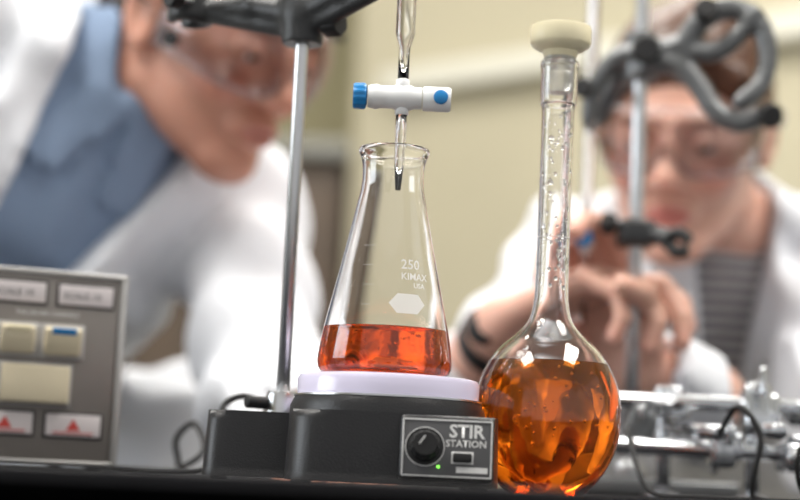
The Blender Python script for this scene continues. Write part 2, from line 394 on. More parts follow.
M['bub']=mat('air_bubble',(1,1,1),0,trans=1,ior=.75)  # bubbles added to imitate the small sparkle highlights in both liquids
bl=[]
for i in range(25):
    a=random.uniform(0,6.28); r=random.uniform(.004,.032); z=random.uniform(.008,.025); bl.append(((fx+r*math.cos(a),fy+r*math.sin(a),FB+z),random.uniform(.0004,.0010)))
for i in range(40):
    a=random.uniform(0,6.28); r=.0350; bl.append(((fx+r*math.cos(a),fy+r*math.sin(a),FB+.0268),random.uniform(.0005,.0010)))
fp.append(drops('sparkle_bubbles',bl,'bub'))
group('erlenmeyer_flask',(fx,fy,FB),fp)

# ================================================================== VOLUMETRIC FLASK
vx,vy=.0947,1.105
vo=[(.012,.0020),(.018,.0003),(.0225,.0006),(.0280,.0060),(.0350,.0150),(.0415,.0290),(.0442,.0450),(.0437,.0580),(.0410,.0700),(.0360,.0810),(.0290,.0905),(.0205,.0980),(.0142,.1060),(.0112,.1160),(.0103,.130),(.0101,.17),(.0101,.2300),(.0103,.2400),(.0113,.2430),(.0116,.2470),(.0115,.2640),(.0120,.2670),(.0116,.2700)]
vi=[(.0103,.2695),(.0099,.262),(.0092,.244),(.0087,.236),(.0086,.17),(.0088,.130),(.0098,.1160),(.0128,.1055),(.0192,.0968),(.0278,.0890),(.0346,.0798),(.0396,.0690),(.0423,.0577),(.0427,.0450),(.0400,.0296),(.0336,.0160),(.0265,.0074),(.0200,.0026),(.012,.0036)]
vo=[(r*1.02 if z<.1 and z>.004 else r,z) for r,z in vo]; vi=[(r*1.02 if z<.1 and z>.004 else r,z) for r,z in vi]
prof=[(0,.0032)]+[tuple(p) for p in crom(vo+vi,5)]+[(0,.0046)]
vg=lathe('glass_body',prof,(vx,vy,0),'glass',seg=160,sharp=None)
vl=[(0,.0042)]+[tuple(p) for p in crom([(.012,.0033),(.0200,.0022),(.0273,.0070),(.0347,.0157),(.0412,.0294),(.0441,.0450),(.0437,.0578),(.0409,.0692),(.0365,.0791),(.0358,.0806)],5)]+[(.0350,.0804),(.0335,.0801),(0,.0800)]
vq=lathe('orange_solution',vl,(vx,vy,0),'liq_o',seg=160,sharp=60)
stp=lathe('stopper_plug',[(0,.2500),(.0076,.2500),(.0088,.252),(.0098,.268),(.0100,.2735),(0,.2735)],(vx,vy,0),'plug')
cap=lathe('stopper_cap',[(0,.2725),(.0098,.2725),(.0104,.2735),(.0114,.2765),(.0152,.2780),(.0182,.2800),(.0192,.2820),(.0193,.2905),(.0188,.2925),(.0170,.2930),(.0120,.2920),(0,.2916)],(vx,vy,0),'cream')
vparts=[vg,vq,stp,cap]
vparts.append(lathe('graduation_ring',[(.01025,.158),(.01035,.1581),(.01035,.1585),(.01025,.1586)],(vx,vy,0),'enamel'))
dl=[]
for i in range(130):
    a=random.uniform(0,6.28); dl.append(((vx+.0086*math.cos(a),vy+.0086*math.sin(a),random.uniform(.125,.235)),random.uniform(.0005,.0013)))
vparts.append(drops('clinging_droplets',dl,'glass'))
bl=[]
for i in range(45):
    a=random.uniform(0,6.28); r=random.uniform(.004,.034); bl.append(((vx+r*math.cos(a),vy+r*math.sin(a),random.uniform(.03,.078)),random.uniform(.0004,.0010)))
vparts.append(drops('sparkle_bubbles',bl,'bub'))
group('volumetric_flask',(vx,vy,0),vparts)

# ================================================================== BURETTES
def burette(bx,by,zc,ztop,ztip,s=1.0,rt=.006,ax=(1,0,0),capv=(0,-1,0)):
    P=[]; A=Vector(ax); Cv=Vector(capv); B=Vector((bx,by,zc))
    P.append(lathe('barrel_tube',[(.0014*s,zc+.010),(.0034*s,zc+.010),(.0034*s,zc+.028),(.0036*s,zc+.032),(rt,zc+.040),(rt,ztop),(rt-.0012,ztop),(rt-.0012,zc+.041),(.0022*s,zc+.033),(.0014*s,zc+.028),(.0014*s,zc+.010)],(bx,by,0),'glass',seg=48,sharp=None))
    P.append(lathe('delivery_tip',[(.0020,zc-.009),(.0036*s,zc-.009),(.0034*s,zc-.022),(.0030*s,zc-.040),(.0017*s,ztip),(.0011,ztip),(.0021,zc-.040),(.0022,zc-.022),(.0020,zc-.009)],(bx,by,0),'glass',seg=40,sharp=None))
    P.append(lathe('valve_barrel',[(0,-.021),(.0068,-.021),(.0072,-.019),(.0078,-.016),(.0070,-.0135),(.0070,-.006),(.0078,-.004),(.0078,.005),(.0068,.007),(.0066,.012),(0,.012)],B,'ptfe',axis=ax))
    P.append(cyl('valve_port_upper',(bx,by,zc+.004),(bx,by,zc+.0115),.0042,'ptfe'))
    P.append(cyl('valve_port_lower',(bx,by,zc-.0110),(bx,by,zc-.004),.0042,'ptfe'))
    P.append(lathe('valve_handle',[(0,-.030),(.0072,-.030),(.0080,-.029),(.0082,-.0235),(.0074,-.0222),(.005,-.0215),(0,-.0215)],B,'blue',axis=ax,seg=72,ribs=(2,3,6)))
    P.append(lathe('valve_nut',[(0,.0125),(.0070,.0125),(.0076,.0135),(.0076,.0285),(.0068,.0298),(0,.0298)],B,'ptfe',axis=ax,seg=48))
    P.append(cyl('tension_cap',B+A*.0235+Cv*.0062,B+A*.0235+Cv*.0092,.0044,'blue'))
    P.append(lathe('rim',[(rt-.0012,ztop-.001),(rt+.001,ztop-.001),(rt+.0015,ztop+.001),(rt-.0012,ztop+.002)],(bx,by,0),'glass',seg=40))
    return P
b1=burette(-.0030,1.082,.2375,.66,.180)
group('burette',(-.003,1.082,.2375),b1)
b2=burette(.1525,1.47,.208,.70,.140,rt=.0052,ax=(.2,.98,0),capv=(1,0,0))
group('burette',(.1525,1.47,.208),b2)

# ================================================================== DOUBLE BURETTE CLAMPS
def burette_clamp(rod,jawR,jawL,z,mt,ring=.012,th=.0055,rodr=.004,nm='burette_clamp',dz=0):
    R0=A3((rod[0],rod[1],z)); JR=A3((jawR[0],jawR[1],z+dz)); JL=A3((jawL[0],jawL[1],z+dz))
    def ringf(P,c,dirv):
        q=P-c; rad=np.sqrt(q[:,0]**2+q[:,1]**2); t=np.sqrt((rad-ring)**2+(np.maximum(np.abs(q[:,2])-.006,0))**2)-th*.8
        d=dirv/np.linalg.norm(dirv); along=q[:,0]*d[0]+q[:,1]*d[1]; side=np.abs(-q[:,0]*d[1]+q[:,1]*d[0])
        gap=np.maximum(side-.006,-(along))
        return np.maximum(t,-gap)
    def fn(P):
        q=P-R0
        f=np.maximum(np.sqrt(q[:,0]**2+q[:,1]**2)-.0135,np.abs(q[:,2])-.019)
        for J in (JR,JL):
            d=(J-R0); L=np.linalg.norm(d); u=d/L
            e=J-u*ring
            mid=(R0+e)/2+A3((0,0,.004))
            f=smin(f,rc(P,R0,mid,th*2.0,th*1.5),.006); f=smin(f,rc(P,mid,e,th*1.5,th*1.2),.006)
            f=smin(f,rc(P,R0-A3((0,0,.010)),e-A3((0,0,.004)),th*1.1,th*.8),.004)
            f=smin(f,ringf(P,J,u),.004)
        return np.maximum(f,-(np.sqrt(q[:,0]**2+q[:,1]**2)-rodr-.0002))
    allp=np.stack([R0,JR,JL]); lo=allp.min(0)-A3((.03,.03,.03)); hi=allp.max(0)+A3((.03,.03,.04))
    P=[sdfobj('casting',fn,lo,hi,.0016,mt)]
    d=(JR-R0)/np.linalg.norm(JR-R0); n=A3((d[1],-d[0],0)); n=n if n[1]<0 else -n
    nk=A3((.85,-.5,-.0)); nk/=np.linalg.norm(nk)
    P.append(cyl('screw',R0+nk*.008-A3((0,0,.006)),R0+nk*.022-A3((0,0,.006)),.003,'steel'))
    P.append(lathe('thumb_knob',[(0,0),(.009,0),(.0098,.002),(.0098,.009),(.0085,.011),(0,.011)],R0+nk*.018-A3((0,0,.006)),'rubber',axis=tuple(nk),seg=72,ribs=(1,4,12)))
    for J,sg in ((JR,1),(JL,-1)):
        for s2 in (1,-1):
            q=J+n*s2*(ring-.004); P.append(box('grip_pad',q,(.007,.005,.016),'rubber',rot=math.atan2(d[1],d[0]),bev=.0015))
        e=J-d*sg*ring*1.0+n*.006; k=e+n*.016
        P.append(cyl('jaw_screw',e,k,.0022,'steel')); P.append(lathe('jaw_knob',[(0,0),(.0075,0),(.0082,.0015),(.0082,.0075),(.007,.009),(0,.009)],k-n*.002,'rubber',axis=tuple(n),ribs=(1,4,12)))
    return group(nm,tuple(R0),P)
burette_clamp((rx,ry),(-.003,1.082),(-.150,1.200),.3035,'iron',dz=.014)
CR=A3((.191,1.45,.360))
upR=[(.196,1.442,.362),(.222,1.432,.368),(.236,1.425,.388),(.256,1.42,.397),(.278,1.415,.388),(.288,1.412,.360),(.282,1.41,.332),(.266,1.408,.318)]
loR=[(.196,1.440,.352),(.220,1.430,.350),(.236,1.425,.332),(.248,1.42,.312),(.266,1.415,.302),(.284,1.412,.308)]
crR=[(.226,1.430,.362),(.250,1.42,.362),(.268,1.415,.378),(.276,1.41,.392)]
upL=[(.186,1.446,.362),(.172,1.452,.360),(.160,1.455,.346),(.1515,1.4585,.326),(.150,1.459,.306)]
loL=[(.186,1.45,.352),(.176,1.468,.344),(.168,1.476,.330),(.160,1.482,.314),(.154,1.4815,.304)]
def bfly(P):
    q=P-CR; f=np.maximum(np.sqrt(q[:,0]**2+q[:,1]**2)-.0135,np.abs(q[:,2])-.020)
    for path,r0,r1 in ((upR,.0100,.0065),(loR,.0090,.0065),(crR,.0080,.0060),(upL,.0085,.0052),(loL,.0075,.0050)):
        pts=crom(path,3)
        for i in range(len(pts)-1):
            t0=i/(len(pts)-1);t1=(i+1)/(len(pts)-1); f=smin(f,rc(P,pts[i],pts[i+1],r0+(r1-r0)*t0,r0+(r1-r0)*t1),.0035)
    f=np.maximum(f,-(np.sqrt((P[:,0]-.1525)**2+(P[:,1]-1.47)**2)-.0060))
    return np.maximum(f,-(np.sqrt(q[:,0]**2+q[:,1]**2)-.0062))
P=[sdfobj('casting',bfly,(.13,1.385,.285),(.31,1.50,.415),.0021,'grey_iron')]
for c,ax,r in (((.191,1.437,.360),(0,-1,0),.011),((.284,1.41,.308),(.2,-1,-.2),.0095),((.236,1.42,.388),(0,-1,.2),.009),((.150,1.452,.330),(-.5,-1,0),.008)):
    P.append(cyl('screw',c,Vector(c)+Vector(ax).normalized()*.012,.003,'steel')); P.append(lathe('thumb_knob',[(0,0),(r,0),(r*1.08,.002),(r*1.08,.009),(r*.9,.011),(0,.011)],Vector(c)+Vector(ax).normalized()*.010,'rubber',axis=ax,ribs=(1,4,12)))
group('burette_clamp',tuple(CR),P)

rs=[box('cast_base',(.205,1.49,.008),(.13,.20,.016),'grey_iron',bev=.004),cyl('rod_boss',(.191,1.45,.014),(.191,1.45,.03),.012,'steel'),cyl('support_rod',(.191,1.45,.015),(.191,1.45,.70),.0058,'steel')]
group('retort_stand',(.205,1.49,0),rs)
def boss_head(c,ax,s=1.0,m='chrome'):
    c=Vector(c); x,y,d=frame(ax)
    R=Matrix((x,y,d)).transposed()
    P=[box('block',c,(.026*s,.020*s,.034*s),m,rot=R,bev=.004*s),
       box('hook',c+y*.011*s,(.016*s,.010*s,.022*s),m,rot=R,bev=.003*s)]
    for k,(o,dr) in enumerate([(d*.011*s,x),(-d*.011*s,-x)]):
        a=c+o+dr*.012*s; b=a+dr*.018*s
        P.append(cyl(f'screw_{k+1}',a,b,.0030*s,'steel')); P.append(box(f'wing_{k+1}',b,(.005*s,.005*s,.022*s),m,rot=R,bev=.002*s)); P.append(cyl(f'collar_{k+1}',a+dr*.001,a+dr*.005*s,.006*s,'steel'))
    return P
P=[box('block',(.191,1.447,.213),(.030,.030,.022),'iron',bev=.005),cyl('screw_rear',(.180,1.445,.217),(.168,1.44,.220),.004,'iron'),lathe('thumb_knob',[(0,0),(.008,0),(.009,.002),(.009,.008),(.007,.010),(0,.010)],(.172,1.441,.219),'rubber',axis=(-1,-.2,.15),ribs=(1,4,12))]
P.append(tube('clamp_arm',[(.200,1.44,.213),(.210,1.434,.210),(.216,1.428,.207)],.0080,'iron'))
P.append(tube('jaw_upper',[(.214,1.430,.209),(.222,1.424,.212),(.230,1.420,.206)],.0052,'rubber')); P.append(tube('jaw_lower',[(.214,1.430,.205),(.220,1.424,.197),(.229,1.420,.198)],.0052,'rubber'))
group('utility_clamp',(.191,1.447,.214),P)

# ================================================================== METAL FRAME / TAPS CLUTTER
P=[]
def fr(a,b,r=.0055): P.append(cyl('rod',a,b,r,'chrome'))
fr((.150,1.33,.072),(.40,1.30,.072)); fr((.160,1.30,.038),(.40,1.27,.036),.006); fr((.205,1.36,.0),(.205,1.36,.082)); fr((.262,1.31,0),(.262,1.31,.078)); fr((.315,1.27,0),(.315,1.27,.088),.006)
fr((.262,1.31,.055),(.262,1.22,.050)); fr((.205,1.36,.055),(.225,1.24,.048),.005); fr((.315,1.27,.06),(.28,1.19,.045),.005)
P+=boss_head((.205,1.345,.070),(1,0,0),.9); P+=boss_head((.262,1.302,.068),(0,.3,1),1.0); P+=boss_head((.315,1.275,.067),(1,0,.4),1.05); P+=boss_head((.235,1.285,.040),(0,0,1),.9); P+=boss_head((.290,1.27,.034),(1,.2,0),1.0); P+=boss_head((.180,1.32,.055),(.3,0,1),.8,'grey_iron')
for x,y in ((.205,1.36),(.262,1.31),(.315,1.27)): P.append(lathe('foot_flange',[(0,0),(.016,0),(.016,.003),(.008,.006),(0,.006)],(x,y,0),'steel'))
group('clamp_support_frame',(.26,1.30,0),P)
def gas_tap(x,y,rot,s=1.0):
    Rz=Matrix.Rotation(rot,3,'Z'); T=lambda v: Vector((x,y,0))+Rz@(Vector(v)*s)
    Q=[lathe('flange',[(0,0),(.018*s,0),(.018*s,.004*s),(.010*s,.008*s),(0,.008*s)],(x,y,0),'chrome'),cyl('column',T((0,0,.005)),T((0,0,.045)),.008*s,'chrome'),
       lathe('turret',[(0,.040*s),(.012*s,.040*s),(.0135*s,.044*s),(.0135*s,.056*s),(.010*s,.062*s),(0,.063*s)],(x,y,0),'chrome')]
    for a in (0,1): 
        dr=Vector((1 if a==0 else -1,-.2,0)).normalized()
        p0=T(dr*.010+Vector((0,0,.05)));p1=T(dr*.035+Vector((0,0,.05)))
        Q.append(cyl(f'outlet_{a+1}',p0,p1,.0055*s,'chrome')); Q.append(lathe(f'hose_barb_{a+1}',[(0,0),(.0055*s,0),(.0035*s,.005*s),(.005*s,.006*s),(.0035*s,.011*s),(.005*s,.012*s),(.0028*s,.018*s),(0,.018*s)],p1,'chrome',axis=tuple(Rz@dr)))
        pm=T(dr*.022+Vector((0,0,.054))); Q.append(box(f'lever_{a+1}',pm+Vector((0,0,.010*s)),(.006*s,.022*s,.007*s),'blue' if a==0 else 'blackp',rot=Rz,bev=.002*s))
    return group('gas_tap',(x,y,0),Q)
gas_tap(.345,1.36,.4,1.3)
def cable(nm,pts,r=.0020,m='rubber'):
    o=tube('lead',pts,r,m); return group(nm,pts[0],[o])
cable('cable',[(.225,1.24,.048),(.232,1.21,.065),(.245,1.20,.045),(.240,1.20,.012),(.25,1.21,.003),(.30,1.22,.003),(.36,1.20,.003)])
cable('cable',[(.285,1.19,.045),(.275,1.17,.060),(.262,1.165,.030),(.270,1.17,.005),(.29,1.17,.003),(.33,1.165,.003),(.40,1.17,.003)],.0018)
cable('cable',[(.175,1.31,.040),(.165,1.27,.050),(.170,1.24,.020),(.180,1.23,.004),(.21,1.22,.003),(.28,1.235,.003),(.34,1.25,.003)],.0018)
cable('cable',[(-.155,1.30,.0028),(-.135,1.31,.020),(-.145,1.33,.040),(-.16,1.35,.028),(-.16,1.37,.0045),(-.19,1.42,.0030),(-.22,1.5,.0030)],.0022)

# ================================================================== POWER SUPPLY / CONTROL UNIT
ang=math.radians(20); RD=Vector((-.1915,1.268,0)); ux=Vector((-math.cos(ang),-math.sin(ang),0)); nz=Vector((math.sin(ang),-math.cos(ang),0))
Wd_,Hd,Dd=.22,.1400,.20
def dp(u,v,o=0): return RD+ux*u+nz*o+Vector((0,0,Hd-v))
Rd=Matrix.Rotation(ang,3,'Z')
def db(nm,u0,u1,v0,v1,o0,o1,m,bev=.0006): return box(nm,dp((u0+u1)/2,(v0+v1)/2,(o0+o1)/2),(abs(u1-u0),abs(o1-o0),abs(v1-v0)),m,rot=Rd,bev=bev)
D=[db('case',0,Wd_,0,Hd-.004,-Dd,0,'devr',.003),db('front_panel',.005,Wd_-.005,.005,Hd-.008,-.001,.0012,'devf'),
   db('side_trim',0,.0045,.001,Hd-.005,0,.003,'devr',.001),db('top_trim',0,Wd_,.0005,.004,0,.003,'devr',.001),
   db('bottom_trim',0,Wd_,Hd-.008,Hd-.0045,0,.002,'devr',.001)]
for k in range(4):
    off=.047*k
    D.append(db(f'name_strip_{k+1}_rim',.0085+off,.0495+off,.0085,.0255,.001,.0018,'rubber',.0004)); D.append(db(f'name_strip_{k+1}',.0100+off,.048+off,.0100,.0240,.001,.0026,'lab',.0005))
    D.append(db(f'warning_strip_{k+1}_rim',.0115+off,.0525+off,.0985,.1165,.001,.0018,'rubber',.0004)); D.append(db(f'warning_strip_{k+1}',.0130+off,.051+off,.1000,.1150,.001,.0026,'lab',.0005))
    uc=.032+off
    D.append(obj(f'warning_triangle_{k+1}',[dp(uc-.005,.111,.0029),dp(uc+.005,.111,.0029),dp(uc,.103,.0029)],[(0,1,2)],'redp',False))
    D.append(box(f'warning_line_{k+1}',dp(uc,.1128,.0029),(.028,.0004,.0008),'redp',rot=Rd,bev=0))
    D.append(text(f'strip_text_{k+1}','SCALE 10',.0065,'panel',lambda x,y,o=off:dp(.045+o-x,.0195-y,.0030)))
for u0,u1 in ((.030,.058),(.0620,.088),(.120,.148),(.152,.178)):
    D.append(db('rocker_surround',u0-.002,u1+.002,.038,.0625,.001,.003,'devr',.001))
    R2=Rd@Matrix.Rotation(math.radians(14),3,'X')
    D.append(box('rocker_button',dp((u0+u1)/2,.050,.0065),((u1-u0)*.9,.010,.019),'creamb',rot=R2,bev=.0018))
    D.append(box('rocker_top_marker',dp((u0+u1)/2,.0435,.0125),((u1-u0)*.6,.002,.0045),'blue' if u0<.05 else 'cream',rot=R2,bev=.0005))
for o_ in (0,.09):
    D.append(db('square_socket_rim',.035+o_,.086+o_,.065,.0955,.001,.0025,'devr',.001)); D.append(db('square_button',.037+o_,.084+o_,.067,.0935,.001,.0075,'creamb',.002))
D.append(text('panel_text','THE DRIVER COMPANY',.0042,'paleline',lambda x,y:dp(.077-x,.0325-y,.0016)))
for u in (.012,Wd_-.012):
    for o in (-.02,-Dd+.02): D.append(cyl('foot',dp(u,Hd,o),dp(u,Hd-.005,o),.006,'rubber'))
group('power_supply_unit',(-.29,1.30,0),D)

# ================================================================== PEOPLE
def hand_parts(W,E,Fd,Nd,side,curls,mcol,fore=.075,rw=.026,thumb=(.55,.45)):
    W=A3(W);E=A3(E);F=A3(Fd)/np.linalg.norm(Fd);N=A3(Nd);N=N-F*(N@F);N/=np.linalg.norm(N);S=np.cross(F,N)*side
    kn=[(.026,.088,.0095),(.0085,.092,.0098),(-.0090,.088,.0093),(-.0255,.080,.0085)]
    Ls=[(.042,.025,.020),(.047,.029,.021),(.043,.027,.020),(.033,.020,.018)]
    chains=[];palm=[]
    for i,((s,f,r),L) in enumerate(zip(kn,Ls)):
        K=W+S*s+F*f; palm.append((W+S*s*.6+F*.012,K,.0135,r+.002))
        p=K;a=0;ch=[]
        for j,l in enumerate(L):
            a+=math.radians(curls[i][j]); d=F*math.cos(a)+N*math.sin(a)+S*(.08-.05*i)*math.cos(a); d/=np.linalg.norm(d)
            q=p+d*l; ch.append((p,q,r*(1-.08*j),r*(1-.08*(j+1)))); p=q
        chains.append(ch)
    t0=W+S*.018+F*.020+N*.004; d1=S*.75+F*thumb[0]+N*thumb[1]; d1/=np.linalg.norm(d1); t1=t0+d1*.042
    d2=S*.25+F*.8+N*thumb[1]*1.4; d2/=np.linalg.norm(d2); t2=t1+d2*.031; d3=F*.7+N*1.0-S*.1; d3/=np.linalg.norm(d3); t3=t2+d3*.024
    th=[(t0,t1,.0145,.0115),(t1,t2,.0110,.0100),(t2,t3,.0098,.0082)]
    fe=W+(E-W)/np.linalg.norm(E-W)*fore
    def fn(P):
        f=rc(P,W-F*.004,fe,rw*.92,rw*1.25)
        for a,b,r0,r1 in palm: f=smin(f,rc(P,a,b,r0,r1),.010)
        for ch in chains:
            g=None
            for a,b,r0,r1 in ch:
                s=rc(P,a,b,r0,r1); g=s if g is None else smin(g,s,.002)
            f=smin(f,g,.0035)
        g=None
        for a,b,r0,r1 in th:
            s=rc(P,a,b,r0,r1); g=s if g is None else smin(g,s,.003)
        return smin(f,g,.007)
    pts=[W,fe]+[c[1] for ch in chains for c in ch]+[t1,t2,t3]+[k[1] for k in palm]
    pts=np.stack(pts); lo=pts.min(0)-.04;hi=pts.max(0)+.04
    def cf(V):
        c=np.tile(A3(mcol),(len(V),1)); 
        for ch in chains:
            dd=np.linalg.norm(V-ch[-1][1],axis=1); w=np.clip(1-dd/.018,0,1)[:,None]; c=c*(1-w*.35)+w*.35*A3((.72,.25,.20))
        return c
    o=sdfobj('hand',fn,lo,hi,.0022,'skin',colf=cf)
    nails=[]
    for ch in chains+[th]:
        a,b,_,r=ch[-1]; d=(b-a)/np.linalg.norm(b-a); back=-(N-d*(N@d)); nb=np.linalg.norm(back); back=back/nb if nb>.1 else F
        c=b-d*.001+back*r*.82
        x=np.cross(d,back); Rn=Matrix((Vector(x),Vector(d),Vector(back))).transposed()
        nails.append(box('fingernail',c,(.0095,.011,.0016),'nail',rot=Rn,bev=.0007))
    return [o]+nails
M['nail']=mat('fingernail',(.72,.42,.36),.3)

def head_parts(T,neck_world,skin,hairmat,female=False,vents=False):
    Ti=T.inverted(); nb=Ti@Vector(neck_world)
    nr=.046 if female else .057
    def face(P):
        f=ell(P,(0,.018,.030),(.0745,.094,.084))
        f=smin(f,ell(P,(0,-.026,-.030),(.060,.062,.078)),.03)
        for s in (1,-1):
            f=smin(f,rc(P,(s*.048,.0,-.055),(s*.016,-.066,-.094),.017,.017),.025)
            f=smin(f,ell(P,(s*.038,-.066,-.026),(.022,.020,.020)),.018)
            f=smin(f,rc(P,(s*.012,-.0905,.026),(s*.042,-.078,.024),.009,.007),.014)
        f=smin(f,ell(P,(0,-.076,-.098),(.020,.016,.015)),.018)
        for s in (1,-1):
            f=smax(f,-ell(P,(s*.0315,-.101,.004),(.019,.013,.012)),.012)
        for s in (1,-1):
            lid=np.linalg.norm(P-A3((s*.0315,-.0790,.003)),axis=1)-.0140
            lid=np.maximum(lid,-ell(P,(s*.0315,-.094,-.002),(.0125,.012,.0040)))
            f=smin(f,lid,.002)
        n=rc(P,(0,-.088,.018),(0,-.112,-.022),.0075,.0105)
        n=smin(n,ell(P,(0,-.113,-.026),(.0105,.011,.0095)),.006)
        for s in (1,-1):
            n=smin(n,ell(P,(s*.0125,-.101,-.030),(.0072,.0100,.0078)),.005)
        f=smin(f,n,.009)
        for s in (1,-1): f=smax(f,-ell(P,(s*.0065,-.107,-.0365),(.0036,.0050,.0035)),.002)
        f=smin(f,ell(P,(0,-.086,-.060),(.027,.015,.016)),.010)
        f=smin(f,rc(P,(-.017,-.0945,-.0575),(.017,-.0945,-.0575),.0042,.0042),.005)
        f=smin(f,ell(P,(0,-.0985,-.0560),(.012,.0045,.0042)),.004)
        f=smin(f,ell(P,(0,-.0960,-.0685),(.0170,.0060,.0056)),.005)
        f=smax(f,-ell(P,(0,-.1010,-.0620),(.0240,.0100,.0013)),.0015)
        for s in (1,-1):
            R=np.array(Matrix.Rotation(s*math.radians(-18),3,'Z')@Matrix.Rotation(math.radians(-12),3,'X'))
            e=ell(P,(s*.0785,.010,-.004),(.0065,.0185,.0315),R)
            e=smax(e,-ell(P,(s*.0865,.007,-.002),(.0060,.0110,.0210),R),.003)
            e=smin(e,ell(P,(s*.077,.002,-.026),(.006,.008,.009)),.004)
            f=smin(f,e,.005)
        f=smin(f,rc(P,(0,.030,-.055),tuple(nb),nr,nr*1.10),.022)
        return f
    def cf(V):
        c=np.tile(A3(skin),(len(V),1))
        def blend(mask,col,s):
            nonlocal c; m=(np.clip(mask,0,1)*s)[:,None]; c=c*(1-m)+m*A3(col)
        x,y,z=V.T
        for s in (1,-1):
            blend(1-np.linalg.norm((V-A3((s*.042,-.075,-.028)))/A3((.028,.04,.024)),axis=1),(skin[0],skin[1]*.62,skin[2]*.62),.7)
            blend((1-np.linalg.norm((V-A3((s*.032,-.092,.0245)))/A3((.021,.02,.0055)),axis=1))*4,(.12,.06,.035),.75 if not female else .55)
        blend((1-np.linalg.norm((V-A3((0,-.112,-.026)))/A3((.016,.02,.014)),axis=1))*1.5,(skin[0],skin[1]*.68,skin[2]*.68),.5)
        lip=(1-np.linalg.norm((V-A3((0,-.098,-.0625)))/A3((.0245,.016,.0115)),axis=1))*4
        blend(lip,(.50,.14,.13) if female else (.45,.17,.14),.8)
        if not female:
            st_=np.clip((-.035-z)/.03,0,1)*np.clip((-.02-y)/.04,0,1)*(1-np.clip(lip,0,1)); blend(st_,(skin[0]*.7,skin[1]*.62,skin[2]*.6),.35)
        return c
    lo=np.minimum(A3((-.10,-.135,-.13)),A3(nb)-.075); hi=np.maximum(A3((.10,.125,.125)),A3(nb)+.075)
    P=[sdfobj('head',face,lo,hi,.0027,'skin',T,cf)]
    def hair(Pp):
        q=Pp.copy(); x,y,z=q.T
        if female: w=.0012*np.sin(x*150+np.sin(z*30)*1.5)
        else: w=.0022*np.sin(x*190+np.sin(z*40)*2)+.0015*np.sin(y*150+x*90)
        f=ell(q,(0,.022,.033),(.083,.101,.094))+w
        f=smin(f,ell(q,(0,.055,-.01),(.074,.066,.07))+w,.02)
        g=(y+.080)*.66+(z-(.060 if female else .072))*.75
        f=smax(f,-g,.006)
        for s in (1,-1): f=smax(f,-ell(q,(s*.086,.006,-.008),(.018,.022,.036)),.004)
        if female:
            f=smin(f,ell(q,(0,.118,.030),(.034,.032,.036))+w,.008)
            f=smin(f,rc(q,(0,.135,.02),(.01,.155,-.13),.026,.012)+w,.01)
            for s in (1,-1):
                f=smin(f,rc(q,(.012,-.066,.098),(s*.056,-.056,.060),.010,.0095)+w,.014)
                f=smin(f,rc(q,(s*.056,-.056,.060),(s*.074,-.022,.018),.0095,.008)+w,.012)
        else:
            f=smin(f,rc(q,(-.045,-.070,.088),(.045,-.066,.090),.016,.014)+w*2,.015)
        return f
    P.append(sdfobj('hair',hair,(-.12,-.12,-.16),(.12,.20,.15),.0032,hairmat,T))
    def tp(v): return T@Vector(v)
    for s in (1,-1):
        P.append(lathe('eyeball',[(0,-.0125)]+[(.0125*math.cos(a),.0125*math.sin(a)) for a in np.linspace(-1.4,1.4,13)]+[(0,.0125)],tp((s*.0315,-.0785,.003)),'eyew',seg=24))
        ax=(T.to_3x3()@Vector((0,-.96,-.25))).normalized()
        P.append(lathe('iris',[(0,0),(.0056,0),(.0050,.0008),(0,.0012)],Vector(tp((s*.0315,-.0785,.003)))+ax*.0113,'iris',axis=tuple(ax),seg=24))
    V=[];F=[];n=40;rows=6; top=[];bot=[]
    zB=-.030 if vents else -.024
    for i in range(n+1):
        ph=math.radians(-98+196*i/n); x=.081*math.sin(ph); y=-.026-.094*math.cos(ph)
        zt=.038-.004*abs(math.sin(ph)); zb=zB+.022*math.exp(-(x/.016)**2)+.012*max(0,abs(math.sin(ph))-.8)*5*.6
        for j in range(rows+1):
            t=j/rows; z=zb+(zt-zb)*t; bul=1-.05*(2*t-1)**2*2; V.append(tp((x*bul,-.02+(y+.02)*bul,z)))
        top.append(tp((x*.9,-.02+(y+.02)*.9,zt))); bot.append(tp((x*.9,-.02+(y+.02)*.9,zb)))
    for i in range(n):
        for j in range(rows): a=i*(rows+1)+j; F.append((a,a+rows+1,a+rows+2,a+1))
    G=[obj('goggle_lens',V,F,'lens')]
    G.append(tube('goggle_frame_top',top,.0026,'frame',n=1)); G.append(tube('goggle_frame_bottom',bot,.0024,'frame',n=1))
    for s in (0,-1): G.append(tube('goggle_frame_side',[top[s],(Vector(top[s])+Vector(bot[s]))/2,bot[s]],.004,'frame',n=2))
    strap=[]
    for i in range(25):
        a=math.radians(-100)+math.radians(200)*i/24
        strap.append(tp((.088*math.sin(a),.016+.104*math.cos(a),.010+.012*math.cos(a))))
    G.append(tube('goggle_strap',strap,.0055,'rubber' if vents else 'frame',n=1,flat=.3))
    if vents:
        for s in (1,-1):
            for (px_,pz) in ((.028,.040),(.058,.036)):
                ph=math.asin(px_/.081); c=Vector(tp((s*px_*.93,-.02+(-.006-.094*math.cos(ph))*.93,pz)))
                up=(T.to_3x3()@Vector((s*.2,-.25,1))).normalized(); G.append(lathe('goggle_vent',[(0,0),(.0075,0),(.0075,.005),(.006,.0065),(0,.0065)],c,'rubber',axis=tuple(up),seg=24))
            c=Vector(tp((s*.079,-.038,-.012))); ax=(T.to_3x3()@Vector((s,-.3,0))).normalized(); G.append(lathe('goggle_side_vent',[(0,0),(.008,0),(.008,.004),(.0065,.0055),(0,.0055)],c,'rubber',axis=tuple(ax),seg=24))
    return P+G

